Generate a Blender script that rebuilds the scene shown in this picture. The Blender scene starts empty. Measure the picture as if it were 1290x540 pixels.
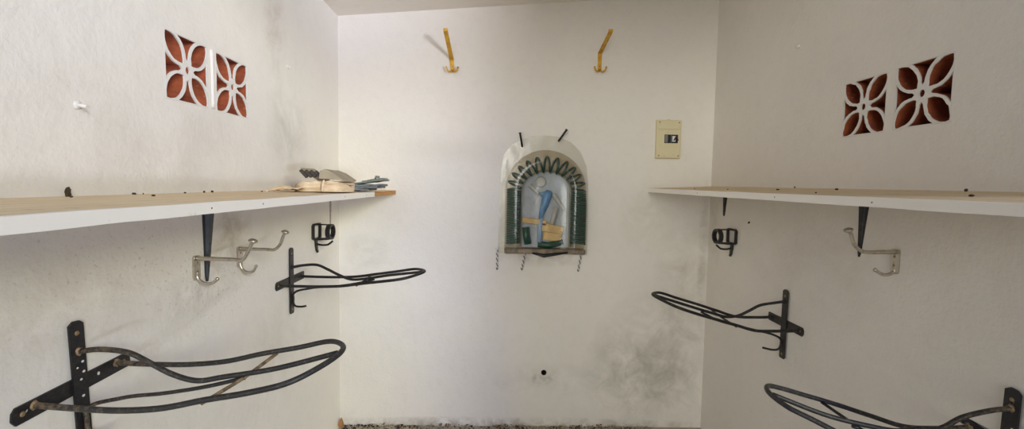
import bpy, math, random
from math import sin, cos, pi, sqrt
from mathutils import Vector, Matrix, geometry, noise

# ------------------------------------------------------------------ units
# All survey numbers are taken from the camera's position; K brings them to metres.
K = 0.85
EYE = 1.494                    # camera height before K
YR = .72                       # front edge of the roof slab
XL, XR, YB = -0.966, 1.272, 2.821   # left wall, right wall, back wall
YF = .72                       # open front of the stall, just out of the picture
COL = bpy.context.scene.collection
rnd = random.Random(7)

def V(*a): return Vector(a)
def W(p): return Vector((p[0], p[1], p[2] + EYE)) * K

# ------------------------------------------------------------------ mesh builder
class MB:
    def __init__(self): self.v = []; self.f = []; self.m = []; self.s = []
    def add(self, vs, fs, mat=0, smooth=False):
        n = len(self.v); self.v += [Vector(p) for p in vs]
        for f in fs:
            self.f.append(tuple(i + n for i in f)); self.m.append(mat); self.s.append(smooth)
    def box(self, c, size, rot=None, mat=0, bev=0.0):
        R = rot or Matrix.Identity(3); c = Vector(c)
        sx, sy, sz = [q / 2 for q in size]
        b = min(bev, sx * .9, sy * .9, sz * .9)
        if b <= 0:
            vs = [c + R @ Vector((x*sx, y*sy, z*sz)) for x in (-1,1) for y in (-1,1) for z in (-1,1)]
            fs = [(0,1,3,2),(4,6,7,5),(0,4,5,1),(2,3,7,6),(0,2,6,4),(1,5,7,3)]
            self.add(vs, fs, mat); return
        # chamfered box: three verts per corner
        idx = {}; vs = []
        for x in (-1,1):
            for y in (-1,1):
                for z in (-1,1):
                    for k in range(3):
                        p = [x*(sx-b), y*(sy-b), z*(sz-b)]; p[k] = (x,y,z)[k]*(sx,sy,sz)[k]
                        idx[x,y,z,k] = len(vs); vs.append(c + R @ Vector(p))
        fs = []
        for k in range(3):
            o = [i for i in range(3) if i != k]
            for s in (-1,1):
                q = []
                for a, d in ((-1,-1),(1,-1),(1,1),(-1,1)):
                    t = [0,0,0]; t[k] = s; t[o[0]] = a; t[o[1]] = d; q.append(idx[t[0],t[1],t[2],k])
                if (s > 0) == (k == 1): q.reverse()
                fs.append(tuple(q))
        for k in range(3):          # edges along axis k
            o = [i for i in range(3) if i != k]
            for a in (-1,1):
                for d in (-1,1):
                    t = [0,0,0]; t[o[0]] = a; t[o[1]] = d
                    q = []
                    for s, kk in ((-1,o[0]),(1,o[0]),(1,o[1]),(-1,o[1])):
                        t[k] = s; q.append(idx[t[0],t[1],t[2],kk])
                    fs.append(tuple(q))
        for x in (-1,1):
            for y in (-1,1):
                for z in (-1,1): fs.append(tuple(idx[x,y,z,k] for k in range(3)))
        self.add(vs, fs, mat)
    def tube(self, pts, r, n=10, mat=0, cap=True, flat=None, smooth=True):
        """round bar through pts; r number or list; flat=(a,b): elliptical/flat section, a along 'up' hint"""
        P = [Vector(p) for p in pts]; m = len(P)
        rr = r if isinstance(r, (list, tuple)) else [r]*m
        T = []
        for i in range(m):
            t = P[min(i+1, m-1)] - P[max(i-1, 0)]
            T.append(t.normalized() if t.length > 1e-9 else V(0,0,1))
        up = V(0,0,1)
        if abs(T[0].dot(up)) > .95: up = V(0,1,0)
        u = (up - T[0]*up.dot(T[0])).normalized()
        vs = []
        for i in range(m):
            u = (u - T[i]*u.dot(T[i])).normalized(); w = T[i].cross(u)
            for k in range(n):
                a = 2*pi*k/n
                vs.append(P[i] + (u*cos(a) + w*sin(a))*rr[i])
        fs = [(i*n+k, i*n+(k+1) % n, (i+1)*n+(k+1) % n, (i+1)*n+k) for i in range(m-1) for k in range(n)]
        self.add(vs, fs, mat, smooth)
        if cap:
            n0 = len(self.v) - m*n
            self.f.append(tuple(n0+k for k in reversed(range(n)))); self.m.append(mat); self.s.append(False)
            self.f.append(tuple(n0+(m-1)*n+k for k in range(n))); self.m.append(mat); self.s.append(False)
    def strip(self, pts, side, w, t, mat=0, smooth=True, closed=False):
        """flat bar: centreline pts, 'side' is the width direction (vector or list), w width (number/list), t thickness"""
        P = [Vector(p) for p in pts]; m = len(P); vs = []
        for i in range(m):
            if closed: tg = P[(i+1) % m] - P[i-1]
            else: tg = P[min(i+1, m-1)] - P[max(i-1, 0)]
            tg.normalize(); s = Vector(side[i] if isinstance(side, list) else side)
            s = (s - tg*s.dot(tg)).normalized(); nn = tg.cross(s)
            ww = (w[i] if isinstance(w, list) else w)/2; tt = t/2
            vs += [P[i]+s*ww+nn*tt, P[i]-s*ww+nn*tt, P[i]-s*ww-nn*tt, P[i]+s*ww-nn*tt]
        fs = []
        for i in range(m if closed else m-1):
            j = (i+1) % m
            for k in range(4): fs.append((i*4+k, i*4+(k+1) % 4, j*4+(k+1) % 4, j*4+k))
        if not closed: fs += [(3,2,1,0), tuple((m-1)*4+k for k in range(4))]
        self.add(vs, fs, mat, False)
    def plate(self, outline, holes, o, u, v, depth, hole_depth=None, mat=0, through=True, hmat=None):
        """slab in the plane o+u,v; front faces u x v = n; grows by depth along -n. holes: list of 2-D loops"""
        o, u, v = Vector(o), Vector(u), Vector(v); n = u.cross(v).normalized()
        hm = mat if hmat is None else hmat
        def area(l): return sum(l[i][0]*l[(i+1)%len(l)][1]-l[(i+1)%len(l)][0]*l[i][1] for i in range(len(l)))/2
        outline = list(outline) if area(outline) > 0 else list(reversed(outline))
        holes = [list(h) if area(h) < 0 else list(reversed(h)) for h in holes]
        loops = [outline] + holes
        flat = [p for l in loops for p in l]
        tris = geometry.tessellate_polygon([[Vector((p[0], p[1], 0)) for p in l] for l in loops]) if holes else [tuple(range(len(outline)))]
        P = lambda p, d: o + u*p[0] + v*p[1] - n*d
        def orient(t):
            if len(t) == 3:
                a, b, c = [flat[i] for i in t]
                return t if (b[0]-a[0])*(c[1]-a[1])-(b[1]-a[1])*(c[0]-a[0]) > 0 else (t[2], t[1], t[0])
            return t
        tris = [orient(tuple(t)) for t in tris]
        self.add([P(p, 0) for p in flat], tris, mat)
        hd = depth if through else hole_depth
        if through: self.add([P(p, depth) for p in flat], [tuple(reversed(t)) for t in tris], mat)
        else: self.add([P(p, depth) for p in outline], [tuple(reversed(range(len(outline))))], mat)
        for li, l in enumerate(loops):
            d = depth if li == 0 else hd; k = len(l)
            self.add([P(p, 0) for p in l] + [P(p, d) for p in l],
                     [(i, i+k, (i+1) % k + k, (i+1) % k) for i in range(k)], mat if li == 0 else hm)
            if li and not through:
                self.add([P(p, hd) for p in l], [tuple(reversed(range(k)))], hm)
    def lathe(self, prof, o, axis, n=20, mat=0):
        """prof: (radius, height) list about axis through o"""
        o = Vector(o); ax = Vector(axis).normalized(); h = V(1,0,0) if abs(ax.x) < .8 else V(0,1,0)
        u = (h - ax*h.dot(ax)).normalized(); w = ax.cross(u); vs = []
        for r, z in prof:
            for k in range(n): vs.append(o + ax*z + (u*cos(2*pi*k/n)+w*sin(2*pi*k/n))*r)
        m = len(prof)
        self.add(vs, [(i*n+k, i*n+(k+1)%n, (i+1)*n+(k+1)%n, (i+1)*n+k) for i in range(m-1) for k in range(n)], mat, True)
        self.add([vs[k] for k in range(n)], [tuple(reversed(range(n)))], mat)
        self.add([vs[(m-1)*n+k] for k in range(n)], [tuple(range(n))], mat)
    def blob(self, c, size, rot=None, amp=.15, freq=1.5, n=8, mat=0, seed=0):
        R = rot or Matrix.Identity(3); c = Vector(c); vs = [];
        for i in range(n+1):
            th = pi*i/n
            for k in range(2*n):
                ph = pi*k/n; d = V(sin(th)*cos(ph), sin(th)*sin(ph), cos(th))
                q = 1 + amp*noise.noise(d*freq + V(seed*3.7, seed*1.3, 0))
                vs.append(c + R @ Vector((d.x*size[0]*q, d.y*size[1]*q, d.z*size[2]*q)))
        m = 2*n
        self.add(vs, [(i*m+k, (i+1)*m+k, (i+1)*m+(k+1)%m, i*m+(k+1)%m) for i in range(n) for k in range(m)], mat, True)
    def build(self, name, mats, parent=None, origin=(0,0,0)):
        me = bpy.data.meshes.new(name); o3 = Vector(origin)
        me.from_pydata([(p - o3)*K for p in self.v], [], self.f)
        mats = mats if isinstance(mats, (list, tuple)) else [mats]
        for m in mats: me.materials.append(m)
        for p, mi, s in zip(me.polygons, self.m, self.s): p.material_index = mi; p.use_smooth = s
        me.validate(); me.update()
        import bmesh
        bm = bmesh.new(); bm.from_mesh(me)
        bmesh.ops.remove_doubles(bm, verts=bm.verts, dist=1e-5)
        bmesh.ops.recalc_face_normals(bm, faces=bm.faces)
        bm.to_mesh(me); bm.free()
        ob = bpy.data.objects.new(name, me); COL.objects.link(ob)
        if parent: ob.parent = parent
        else: ob.location = W(o3)
        return ob

def thing(name, label, cat, base, group=None):
    o = bpy.data.objects.new(name, None); COL.objects.link(o)
    o.location = W(base); o.empty_display_size = .05
    o['label'] = label; o['category'] = cat
    if group: o['group'] = group
    return o
def tag(o, label, cat, group=None, kind=None):
    o['label'] = label; o['category'] = cat
    if group: o['group'] = group
    if kind: o['kind'] = kind
    return o
def struct(o, label=None, cat=None):
    o['kind'] = 'structure'
    if label: o['label'] = label; o['category'] = cat
    return o

def crom(P, n=10, closed=False):
    P = [Vector(p) for p in P]
    if closed: Q = [P[-1]] + P + P[:2]
    else: Q = [P[0]*2 - P[1]] + P + [P[-1]*2 - P[-2]]
    out = []
    for i in range(1, len(Q)-2):
        a, b, c, d = Q[i-1:i+3]
        for k in range(n):
            t = k/n
            out.append(.5*((2*b) + (c-a)*t + (2*a-5*b+4*c-d)*t*t + (3*b-a-3*c+d)*t**3))
    if not closed: out.append(P[-1])
    return out

# ------------------------------------------------------------------ materials
class N:
    """tiny node helper"""
    def __init__(self, name):
        self.mat = bpy.data.materials.new(name); self.mat.use_nodes = True
        self.nt = self.mat.node_tree; self.b = self.nt.nodes['Principled BSDF']; self.tc = None
    def new(self, t, **kw):
        n = self.nt.nodes.new(t)
        for k, v in kw.items(): setattr(n, k, v)
        return n
    def link(self, a, b): self.nt.links.new(a, b)
    def co(self):
        if not self.tc: self.tc = self.new('ShaderNodeTexCoord').outputs['Object']
        return self.tc
    def mapping(self, scale=(1,1,1), loc=(0,0,0)):
        m = self.new('ShaderNodeMapping'); self.link(self.co(), m.inputs[0])
        m.inputs['Scale'].default_value = scale; m.inputs['Location'].default_value = loc
        return m.outputs[0]
    def noise(self, scale, detail=4, rough=.55, vec=None, dist=0):
        n = self.new('ShaderNodeTexNoise'); self.link(vec or self.co(), n.inputs['Vector'])
        n.inputs['Scale'].default_value = scale; n.inputs['Detail'].default_value = detail
        n.inputs['Roughness'].default_value = rough; n.inputs['Distortion'].default_value = dist
        return n.outputs['Fac']
    def ramp(self, fac, a, b, ca=(0,0,0,1), cb=(1,1,1,1)):
        r = self.new('ShaderNodeValToRGB'); self.link(fac, r.inputs[0])
        e = r.color_ramp.elements; e[0].position = a; e[0].color = ca; e[1].position = b; e[1].color = cb
        return r.outputs[0]
    def math(self, op, a, b=None, clamp=False):
        m = self.new('ShaderNodeMath', operation=op, use_clamp=clamp)
        for i, q in enumerate((a, b)):
            if q is None: continue
            if isinstance(q, (int, float)): m.inputs[i].default_value = q
            else: self.link(q, m.inputs[i])
        return m.outputs[0]
    def mix(self, fac, a, b):
        m = self.new('ShaderNodeMix', data_type='RGBA')
        for i, q in ((0, fac), (6, a), (7, b)):
            if isinstance(q, (int, float, tuple)): m.inputs[i].default_value = q
            else: self.link(q, m.inputs[i])
        return m.outputs[2]
    def spot(self, c, rad, soft=1.0):
        """1 at c fading to 0 at ellipsoid radii rad (object space, metres)"""
        s = self.new('ShaderNodeVectorMath', operation='SUBTRACT'); self.link(self.co(), s.inputs[0]); s.inputs[1].default_value = c
        d = self.new('ShaderNodeVectorMath', operation='DIVIDE'); self.link(s.outputs[0], d.inputs[0]); d.inputs[1].default_value = rad
        l = self.new('ShaderNodeVectorMath', operation='LENGTH'); self.link(d.outputs[0], l.inputs[0])
        return self.math('SUBTRACT', 1.0, l.outputs['Value'], True)
    def bump(self, h, strength=.3, dist=.01):
        b = self.new('ShaderNodeBump'); self.link(h, b.inputs['Height'])
        b.inputs['Strength'].default_value = strength; b.inputs['Distance'].default_value = dist
        self.link(b.outputs[0], self.b.inputs['Normal'])
    def col(self, c):
        if isinstance(c, tuple): self.b.inputs['Base Color'].default_value = c
        else: self.link(c, self.b.inputs['Base Color'])
        return self
    def set(self, **kw):
        for k, v in kw.items():
            i = self.b.inputs[k.replace('_', ' ')]
            if isinstance(v, (int, float, tuple)): i.default_value = v
            else: self.link(v, i)
        return self

def srgb(r, g, b):
    f = lambda c: (c/255)/12.92 if c/255 <= .04045 else ((c/255+.055)/1.055)**2.4
    return (f(r), f(g), f(b), 1)

def plaster(name, base, spots=(), fleck=None):
    m = N(name)
    big = m.noise(2.3, 5, .6); c = m.mix(m.ramp(big, .35, .75), base, tuple(q*.95 for q in base[:3]) + (1,))
    fine = m.noise(26, 4, .6); c = m.mix(m.math('MULTIPLY', m.ramp(fine, .5, .8), .22), c, tuple(q*.80 for q in base[:3]) + (1,))
    for i, (ctr, rad, colr, amt, sc) in enumerate(spots):
        s = m.spot(W(ctr), tuple(q*K for q in rad))
        n = m.ramp(m.noise(sc, 6, .68, dist=.6), .38, .68)
        c = m.mix(m.math('MULTIPLY', m.math('MULTIPLY', m.math('POWER', s, .7), n), amt, True), c, colr)
    if fleck:
        for ctr, rad, thr in fleck:
            s = m.spot(W(ctr), tuple(q*K for q in rad))
            n = m.ramp(m.noise(95, 3, .6), thr, thr+.05)
            c = m.mix(m.math('MULTIPLY', m.math('MULTIPLY', m.math('POWER', s, .6), n), .3), c, srgb(110, 92, 72))
    m.col(c).set(Roughness=.86, Specular_IOR_Level=.25)
    h = m.math('ADD', m.noise(85, 4, .6), m.math('MULTIPLY', m.noise(15, 3, .5), 2.2))
    m.bump(h, .32, .004)
    return m.mat

BASE = srgb(232, 226, 217)
TANST, GREY, MOULD = srgb(172, 156, 136), srgb(158, 152, 142), srgb(134, 129, 112)
M = {}
M['wall_left'] = plaster('painted_plaster_left', BASE, [
    ((XL, 2.05, .64), (.3, .12, .22), TANST, .6, 6), ((XL, 2.18, .22), (.3, .22, .26), GREY, .6, 5),
    ((XL, 1.35, .1), (.3, .5, .2), srgb(198, 190, 178), .6, 5), ((XL, 1.7, -.2), (.3, .15, .2), TANST, .8, 8),
    ((XL, 1.5, -.36), (.3, .2, .08), TANST, .9, 9), ((XL, 1.0, -.3), (.3, .5, .15), TANST, .4, 7),
    ((XL, 2.0, -.75), (.3, .5, .3), srgb(190, 182, 168), .5, 4)],
    [((XL, 1.62, -.36), (.3, .35, .16), .60), ((XL, 1.25, -.2), (.3, .5, .2), .62)])
M['wall_right'] = plaster('painted_plaster_right', BASE, [
    ((XR, 2.75, -.2), (.3, .12, .3), TANST, .4, 6), ((XR, 1.9, -.3), (.3, .5, .3), srgb(200, 193, 182), .5, 3)])
M['wall_back'] = plaster('painted_plaster_back', BASE, [
    ((1.15, YB, -.55), (.22, .3, .35), TANST, .5, 6), ((1.0, YB, -.95), (.42, .3, .34), MOULD, .6, 5),
    ((.85, YB, -1.15), (.35, .3, .35), MOULD, .6, 9), ((1.1, YB, -1.25), (.25, .3, .25), MOULD, .6, 5),
    ((.9, YB, -.18), (.2, .3, .25), srgb(196, 188, 170), .7, 5), ((.3, YB, -1.2), (.35, .3, .12), GREY, .35, 9),
    ((.28, YB, -1.19), (.09, .3, .04), srgb(110, 105, 98), .8, 20),
    ((-.8, YB, -.42), (.15, .3, .12), GREY, .35, 6), ((1.24, YB, -.4), (.035, .3, .5), srgb(150, 138, 112), .6, 8),
    ((.25, YB, -.44), (.3, .3, .06), TANST, .6, 12),
    ((.0, YB, -1.5), (1.6, .3, .07), srgb(128, 112, 90), .95, 14)])
M['ceiling'] = plaster('painted_ceiling', srgb(240, 232, 222))
n = N('concrete_floor'); c = n.mix(n.ramp(n.noise(5, 6, .6), .3, .7), srgb(176, 166, 150), srgb(196, 188, 174)); n.col(c).set(Roughness=.9); n.bump(n.noise(60, 5), .3, .004); M['floor'] = n.mat

n = N('fired_clay'); c = n.mix(n.ramp(n.noise(28, 5, .6), .3, .75), srgb(176, 92, 54), srgb(122, 56, 36)); c = n.mix(n.math('MULTIPLY', n.ramp(n.noise(60, 4, .7), .6, .72), .5), c, srgb(196, 150, 118)); n.col(c).set(Roughness=.9); n.bump(n.noise(70, 4), .4, .004); M['clay'] = n.mat
n = N('white_lattice_paint'); c = n.mix(n.ramp(n.noise(70, 4, .7), .66, .74), srgb(224, 219, 212), srgb(190, 150, 125)); n.col(c).set(Roughness=.85); n.bump(n.noise(50, 4), .4, .004); M['paint'] = n.mat
n = N('raw_board_top'); c = n.mix(n.ramp(n.noise(7, 6, .6, n.mapping((6, .8, 6))), .3, .72), srgb(226, 206, 172), srgb(206, 182, 144)); c = n.mix(n.math('MULTIPLY', n.ramp(n.noise(45, 3), .62, .72), .35), c, srgb(120, 98, 70)); n.col(c).set(Roughness=.8); n.bump(n.noise(80, 3), .2, .002); M['board'] = n.mat
n = N('white_edge_paint'); c = n.mix(n.ramp(n.noise(30, 5, .7), .66, .8), srgb(242, 236, 226), srgb(196, 182, 160)); n.col(c).set(Roughness=.55); n.bump(n.noise(50, 3), .12, .002); M['edge'] = n.mat
n = N('bare_orange_wood'); c = n.mix(n.ramp(n.noise(10, 5, .6, n.mapping((1, 1, 14))), .35, .7), srgb(196, 146, 84), srgb(158, 106, 50)); n.col(c).set(Roughness=.75); M['orangewood'] = n.mat

def black_iron(name, base, rust_reach, rust_amt, worn=.25, rsc=110):
    m = N(name)
    c = m.mix(m.math('MULTIPLY', m.ramp(m.noise(120, 4, .7), .55, .7), worn), base, srgb(104, 98, 92))
    sep = m.new('ShaderNodeSeparateXYZ'); m.link(m.co(), sep.inputs[0])
    d = m.math('ABSOLUTE', sep.outputs['X'])
    near = m.math('SUBTRACT', 1.0, m.math('DIVIDE', d, rust_reach*K), True)
    r = m.math('MULTIPLY', m.ramp(m.math('ADD', m.noise(rsc, 6, .75), m.math('MULTIPLY', near, .16)), .56, .72), m.math('MULTIPLY', near, rust_amt), True)
    c = m.mix(r, c, srgb(112, 96, 76))
    m.col(c).set(Roughness=.48, Metallic=.15, Specular_IOR_Level=.45)
    m.bump(m.noise(140, 4), .25, .002)
    return m.mat
M['iron_worn'] = black_iron('worn_black_iron', srgb(44, 43, 43), .30, 1.0, .6)
M['iron_plate'] = black_iron('black_painted_bar', srgb(24, 26, 32), .08, .10, .15)
M['iron'] = black_iron('black_iron', srgb(30, 29, 29), .05, .12, .3)
n = N('rusted_screw'); n.col(n.mix(n.noise(200), srgb(170, 146, 108), srgb(104, 82, 56))).set(Roughness=.6, Metallic=.3); M['screw'] = n.mat
n = N('bare_rusty_rod'); n.col(n.mix(n.ramp(n.noise(60, 4), .4, .65), srgb(160, 136, 104), srgb(96, 76, 56))).set(Roughness=.7); M['rustrod'] = n.mat
n = N('grey_bracket_steel'); n.col(n.mix(n.ramp(n.noise(30, 4), .4, .7), srgb(66, 70, 76), srgb(50, 52, 58))).set(Roughness=.45, Metallic=.3); M['greysteel'] = n.mat
n = N('black_bracket_steel'); n.col(n.mix(n.ramp(n.noise(50, 4), .5, .75), srgb(22, 22, 26), srgb(48, 46, 46))).set(Roughness=.5); M['blacksteel'] = n.mat
n = N('pale_bracket_paint'); n.col(n.mix(n.ramp(n.noise(50, 4), .4, .7), srgb(168, 163, 157), srgb(138, 132, 126))).set(Roughness=.7); M['palepaint'] = n.mat
n = N('nickel'); n.col(n.mix(n.math('MULTIPLY', n.ramp(n.noise(90, 5, .7), .52, .72), .6), srgb(196, 188, 174), srgb(116, 96, 74))).set(Roughness=.30, Metallic=.85); M['nickel'] = n.mat
n = N('yellow_brass'); n.col(n.mix(n.ramp(n.noise(40, 5, .7), .45, .7), srgb(214, 166, 62), srgb(158, 114, 40))).set(Roughness=.42, Metallic=.55); M['brass'] = n.mat
n = N('cream_plastic'); n.col(n.mix(n.ramp(n.noise(60, 4), .6, .8), srgb(216, 204, 166), srgb(188, 174, 132))).set(Roughness=.5); M['cream'] = n.mat
def plain(name, c, rough=.6, metal=0.0, nz=None):
    m = N(name)
    if nz: m.col(m.mix(m.ramp(m.noise(nz[1], 4, .6), .35, .7), c, nz[0]))
    else: m.col(c)
    m.set(Roughness=rough, Metallic=metal); return m.mat
M['black'] = plain('black_plastic', srgb(28, 28, 30), .5)
M['grey'] = plain('grey_plastic', srgb(120, 120, 118), .5)
M['whitep'] = plain('white_plastic', srgb(226, 224, 222), .4)
M['hose'] = plain('green_hose', srgb(20, 64, 46), .3, 0, (srgb(12, 44, 34), 20))
M['tancard'] = plain('yellowed_card', srgb(196, 178, 144), .8, 0, (srgb(178, 158, 122), 14))
M['bluecard'] = plain('pale_blue_card', srgb(190, 197, 206), .7, 0, (srgb(164, 164, 162), 12))
M['blue'] = plain('blue_plastic', srgb(70, 118, 162), .35, 0, (srgb(110, 146, 176), 22))
M['paleblue'] = plain('pale_blue_plastic', srgb(142, 166, 196), .3)
M['dkgreen'] = plain('dark_green_plastic', srgb(16, 66, 46), .35)
M['paletan'] = plain('tan_fittings', srgb(214, 182, 124), .6, 0, (srgb(184, 148, 92), 20))
M['clearish'] = plain('milky_grey_plastic', srgb(176, 172, 164), .3)
M['dirty'] = plain('dirty_brown_tray', srgb(150, 134, 112), .7, 0, (srgb(92, 78, 62), 26))
M['ink'] = plain('dark_metal_nail', srgb(30, 32, 36), .45, .3)
M['wire'] = plain('twisted_wire', srgb(150, 140, 130), .5, .4, (srgb(70, 58, 50), 40))
M['crumb'] = plain('dark_dropping', srgb(46, 38, 30), .9, 0, (srgb(84, 66, 46), 60))
M['leaf'] = plain('dry_leaf', srgb(176, 126, 78), .8, 0, (srgb(140, 92, 52), 40))
M['string'] = plain('pale_string', srgb(226, 206, 178), .9)
n = N('beige_sack_paper'); c = n.mix(n.ramp(n.noise(24, 4), .35, .7), srgb(230, 210, 180), srgb(212, 184, 146)); c = n.mix(n.math('MULTIPLY', n.ramp(n.noise(9, 5, .65, n.mapping((1, 1, 14)), .8), .56, .66), .6), c, srgb(150, 112, 74)); n.col(c).set(Roughness=.85); n.bump(n.noise(40, 4), .4, .004); M['sack'] = n.mat  # brown streaks are crease shading put into the paper colour
M['sackdark'] = plain('khaki_card', srgb(172, 160, 138), .85, 0, (srgb(150, 138, 116), 18))
M['slat'] = plain('dark_slat', srgb(66, 60, 54), .7)
M['greencloth'] = plain('grey_green_tarp', srgb(140, 146, 136), .7, 0, (srgb(110, 118, 108), 14))
M['greycloth'] = plain('blue_grey_tarp', srgb(128, 134, 138), .7, 0, (srgb(88, 92, 94), 14))
M['d0'] = plain('grit_brown', srgb(112, 84, 58), .9); M['d1'] = plain('black_grit_hole_shade', srgb(48, 40, 34), .9)
M['d2'] = plain('grit_tan', srgb(176, 152, 120), .9); M['d3'] = plain('grit_grey', srgb(150, 144, 134), .9)

# thin clear blister: mostly transparent, fresnel reflections
m = bpy.data.materials.new('clear_blister'); m.use_nodes = True; nt = m.node_tree
for x in list(nt.nodes): nt.nodes.remove(x)
out = nt.nodes.new('ShaderNodeOutputMaterial'); mx = nt.nodes.new('ShaderNodeMixShader')
tr = nt.nodes.new('ShaderNodeBsdfTransparent'); gl = nt.nodes.new('ShaderNodeBsdfGlossy'); lw = nt.nodes.new('ShaderNodeLayerWeight'); pw = nt.nodes.new('ShaderNodeMath'); pw.operation = 'POWER'; pw.inputs[1].default_value = 3.5; fr = nt.nodes.new('ShaderNodeMath'); fr.operation = 'MULTIPLY_ADD'; fr.inputs[1].default_value = .55; fr.inputs[2].default_value = .07
tr.inputs[0].default_value = (.97, .965, .94, 1); gl.inputs['Roughness'].default_value = .17
nt.links.new(lw.outputs['Facing'], pw.inputs[0]); nt.links.new(pw.outputs[0], fr.inputs[0])
tcn = nt.nodes.new('ShaderNodeTexCoord'); nz = nt.nodes.new('ShaderNodeTexNoise'); nz.inputs['Scale'].default_value = 14
nt.links.new(tcn.outputs['Object'], nz.inputs['Vector']); bp = nt.nodes.new('ShaderNodeBump'); bp.inputs['Strength'].default_value = .2; bp.inputs['Distance'].default_value = .01
nt.links.new(nz.outputs['Fac'], bp.inputs['Height']); nt.links.new(bp.outputs[0], gl.inputs['Normal']); nt.links.new(bp.outputs[0], lw.inputs['Normal'])
nt.links.new(fr.outputs[0], mx.inputs[0]); nt.links.new(tr.outputs[0], mx.inputs[1]); nt.links.new(gl.outputs[0], mx.inputs[2]); nt.links.new(mx.outputs[0], out.inputs[0])
M['clear'] = m

# ------------------------------------------------------------------ ventilation block pattern
S = .19
def arc(c, r, p, q, n=10):
    a0 = math.atan2(p[1]-c[1], p[0]-c[0]); a1 = math.atan2(q[1]-c[1], q[0]-c[0])
    while a1 - a0 > pi: a1 -= 2*pi
    while a1 - a0 < -pi: a1 += 2*pi
    return [(c[0]+r*cos(a0+(a1-a0)*i/n), c[1]+r*sin(a0+(a1-a0)*i/n)) for i in range(n+1)]
def flower_holes(jit):
    r0, r1, sg, bw, hs = .025, .1335, .0295, .0092, .0955
    c = r1 - r0; R = (c*c/4 + sg*sg)/(2*sg); k = R - sg; md = (r0+r1)/2
    mid = (md*sqrt(.5), md*sqrt(.5)); pd = (sqrt(.5), -sqrt(.5))
    A = (r0*sqrt(.5),)*2; B = (r1*sqrt(.5),)*2
    c1 = (mid[0]-k*pd[0], mid[1]-k*pd[1]); c2 = (mid[0]+k*pd[0], mid[1]+k*pd[1])
    pet = arc(c1, R, A, B, 12) + arc(c2, R, B, A, 12)[1:-1]
    Ro = R + bw
    u0 = max(c1[0]+.003, .031); lo = (u0, c1[1]-sqrt(Ro*Ro-(u0-c1[0])**2)); hi = (hs, c1[1]-sqrt(Ro*Ro-(hs-c1[0])**2))
    top = arc(c1, Ro, lo, hi, 9)
    tri = [(.0255, 0)] + [(p[0], p[1]) for p in reversed([(q[0], -q[1]) for q in top])][::-1] + list(reversed(top))
    holes = []
    for q in range(4):
        ca, sa = cos(q*pi/2), sin(q*pi/2)
        for base in (pet, tri):
            h = []
            for p in base:
                x, y = p[0]*ca - p[1]*sa, p[0]*sa + p[1]*ca
                w = .0016*jit; x += w*noise.noise(V(x*90, y*90, jit*7)); y += w*noise.noise(V(x*90+9, y*90, jit*5))
                h.append((x, y))
            holes.append(h)
    holes.append([(.0105*cos(t*pi/7), .0115*sin(t*pi/7)) for t in range(14)])
    return holes
GR = [(-1, 1.4859, .3306, .0122), (-1, 1.7275, .3296, .0051), (1, 1.4164, .2995, .0004), (1, 1.6471, .2968, .0003)]
def frame(side):     # u to the right as seen from inside, v up, n into the room
    return (V(0,1,0), V(0,0,1)) if side < 0 else (V(0,-1,0), V(0,0,1))

# ------------------------------------------------------------------ the room
ZF = -EYE
def zc(x): return .962 + .0866*(x - XL)       # ceiling slopes up to the right
TH = .22
n = N('dry_yard_soil'); c = n.mix(n.ramp(n.noise(3, 6, .6), .3, .7), srgb(176, 152, 112), srgb(152, 128, 90)); n.col(c).set(Roughness=.95); n.bump(n.noise(30, 5), .4, .01); M['soil'] = n.mat
mb = MB(); mb.box((1, -5.2, ZF - .08), (18, 8, .1)); struct(mb.build('ground', M['soil'], None, (0, -5.2, -EYE)))
for side, X, nm in ((-1, XL, 'wall_left'), (1, XR, 'wall_right')):
    u, v = frame(side); holes = []
    o = V(X, 0, 0)
    for s, y, z, rot in GR:
        if s != side: continue
        hh = S/2 + .004; uu = y if side < 0 else -y
        holes.append([(uu + a*hh*cos(-rot*s) - b*hh*sin(-rot*s), z + a*hh*sin(-rot*s) + b*hh*cos(-rot*s)) for a, b in ((-1,-1),(1,-1),(1,1),(-1,1))])
    lo, hi = (YF - .3, YB + TH) if side < 0 else (-YB - TH, -YF)
    mb = MB(); mb.plate([(lo, ZF - .1), (hi, ZF - .1), (hi, zc(X) + .02), (lo, zc(X) + .02)], holes, o, u, v, TH, .13, through=False)
    w = mb.build(nm, M[nm], None, (0, 0, -EYE)); struct(w)
mb = MB()       # back wall with the drilled hole
hole = [(.282 + .0175*(1 + .22*noise.noise(V(cos(t*pi/9)*1.4, sin(t*pi/9)*1.4, 3)))*cos(t*pi/9), -1.151 + .0165*sin(t*pi/9)*(1 + .2*noise.noise(V(cos(t*pi/9), 5, sin(t*pi/9))))) for t in range(18)]
mb.plate([(XL, ZF - .1), (XR, ZF - .1), (XR, zc(XR) + .02), (XL, zc(XL) + .02)], [hole], V(0, YB, 0), V(1,0,0), V(0,0,1), TH, .16, through=False, hmat=1)
struct(mb.build('wall_back', [M['wall_back'], M['d1']], None, (0, 0, -EYE)))  # hole lined in the black grit colour, its inner shade painted in
mb = MB(); mb.plate([(XL - TH, zc(XL - TH)), (XR + TH, zc(XR + TH)), (XR + TH, zc(XR + TH) + .15), (XL - TH, zc(XL - TH) + .15)], [], V(0, YR, 0), V(1,0,0), V(0,0,1), YB - YR + TH)
struct(mb.build('ceiling', M['ceiling'], None, (0, 0, -EYE)))
mb = MB(); mb.box(((XL+XR)/2, (YB-1.2)/2, ZF - .05), (XR - XL + 2*TH, YB + 1.2 + 2*TH, .1)); struct(mb.build('floor', M['floor'], None, (0, 0, -EYE)))
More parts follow.
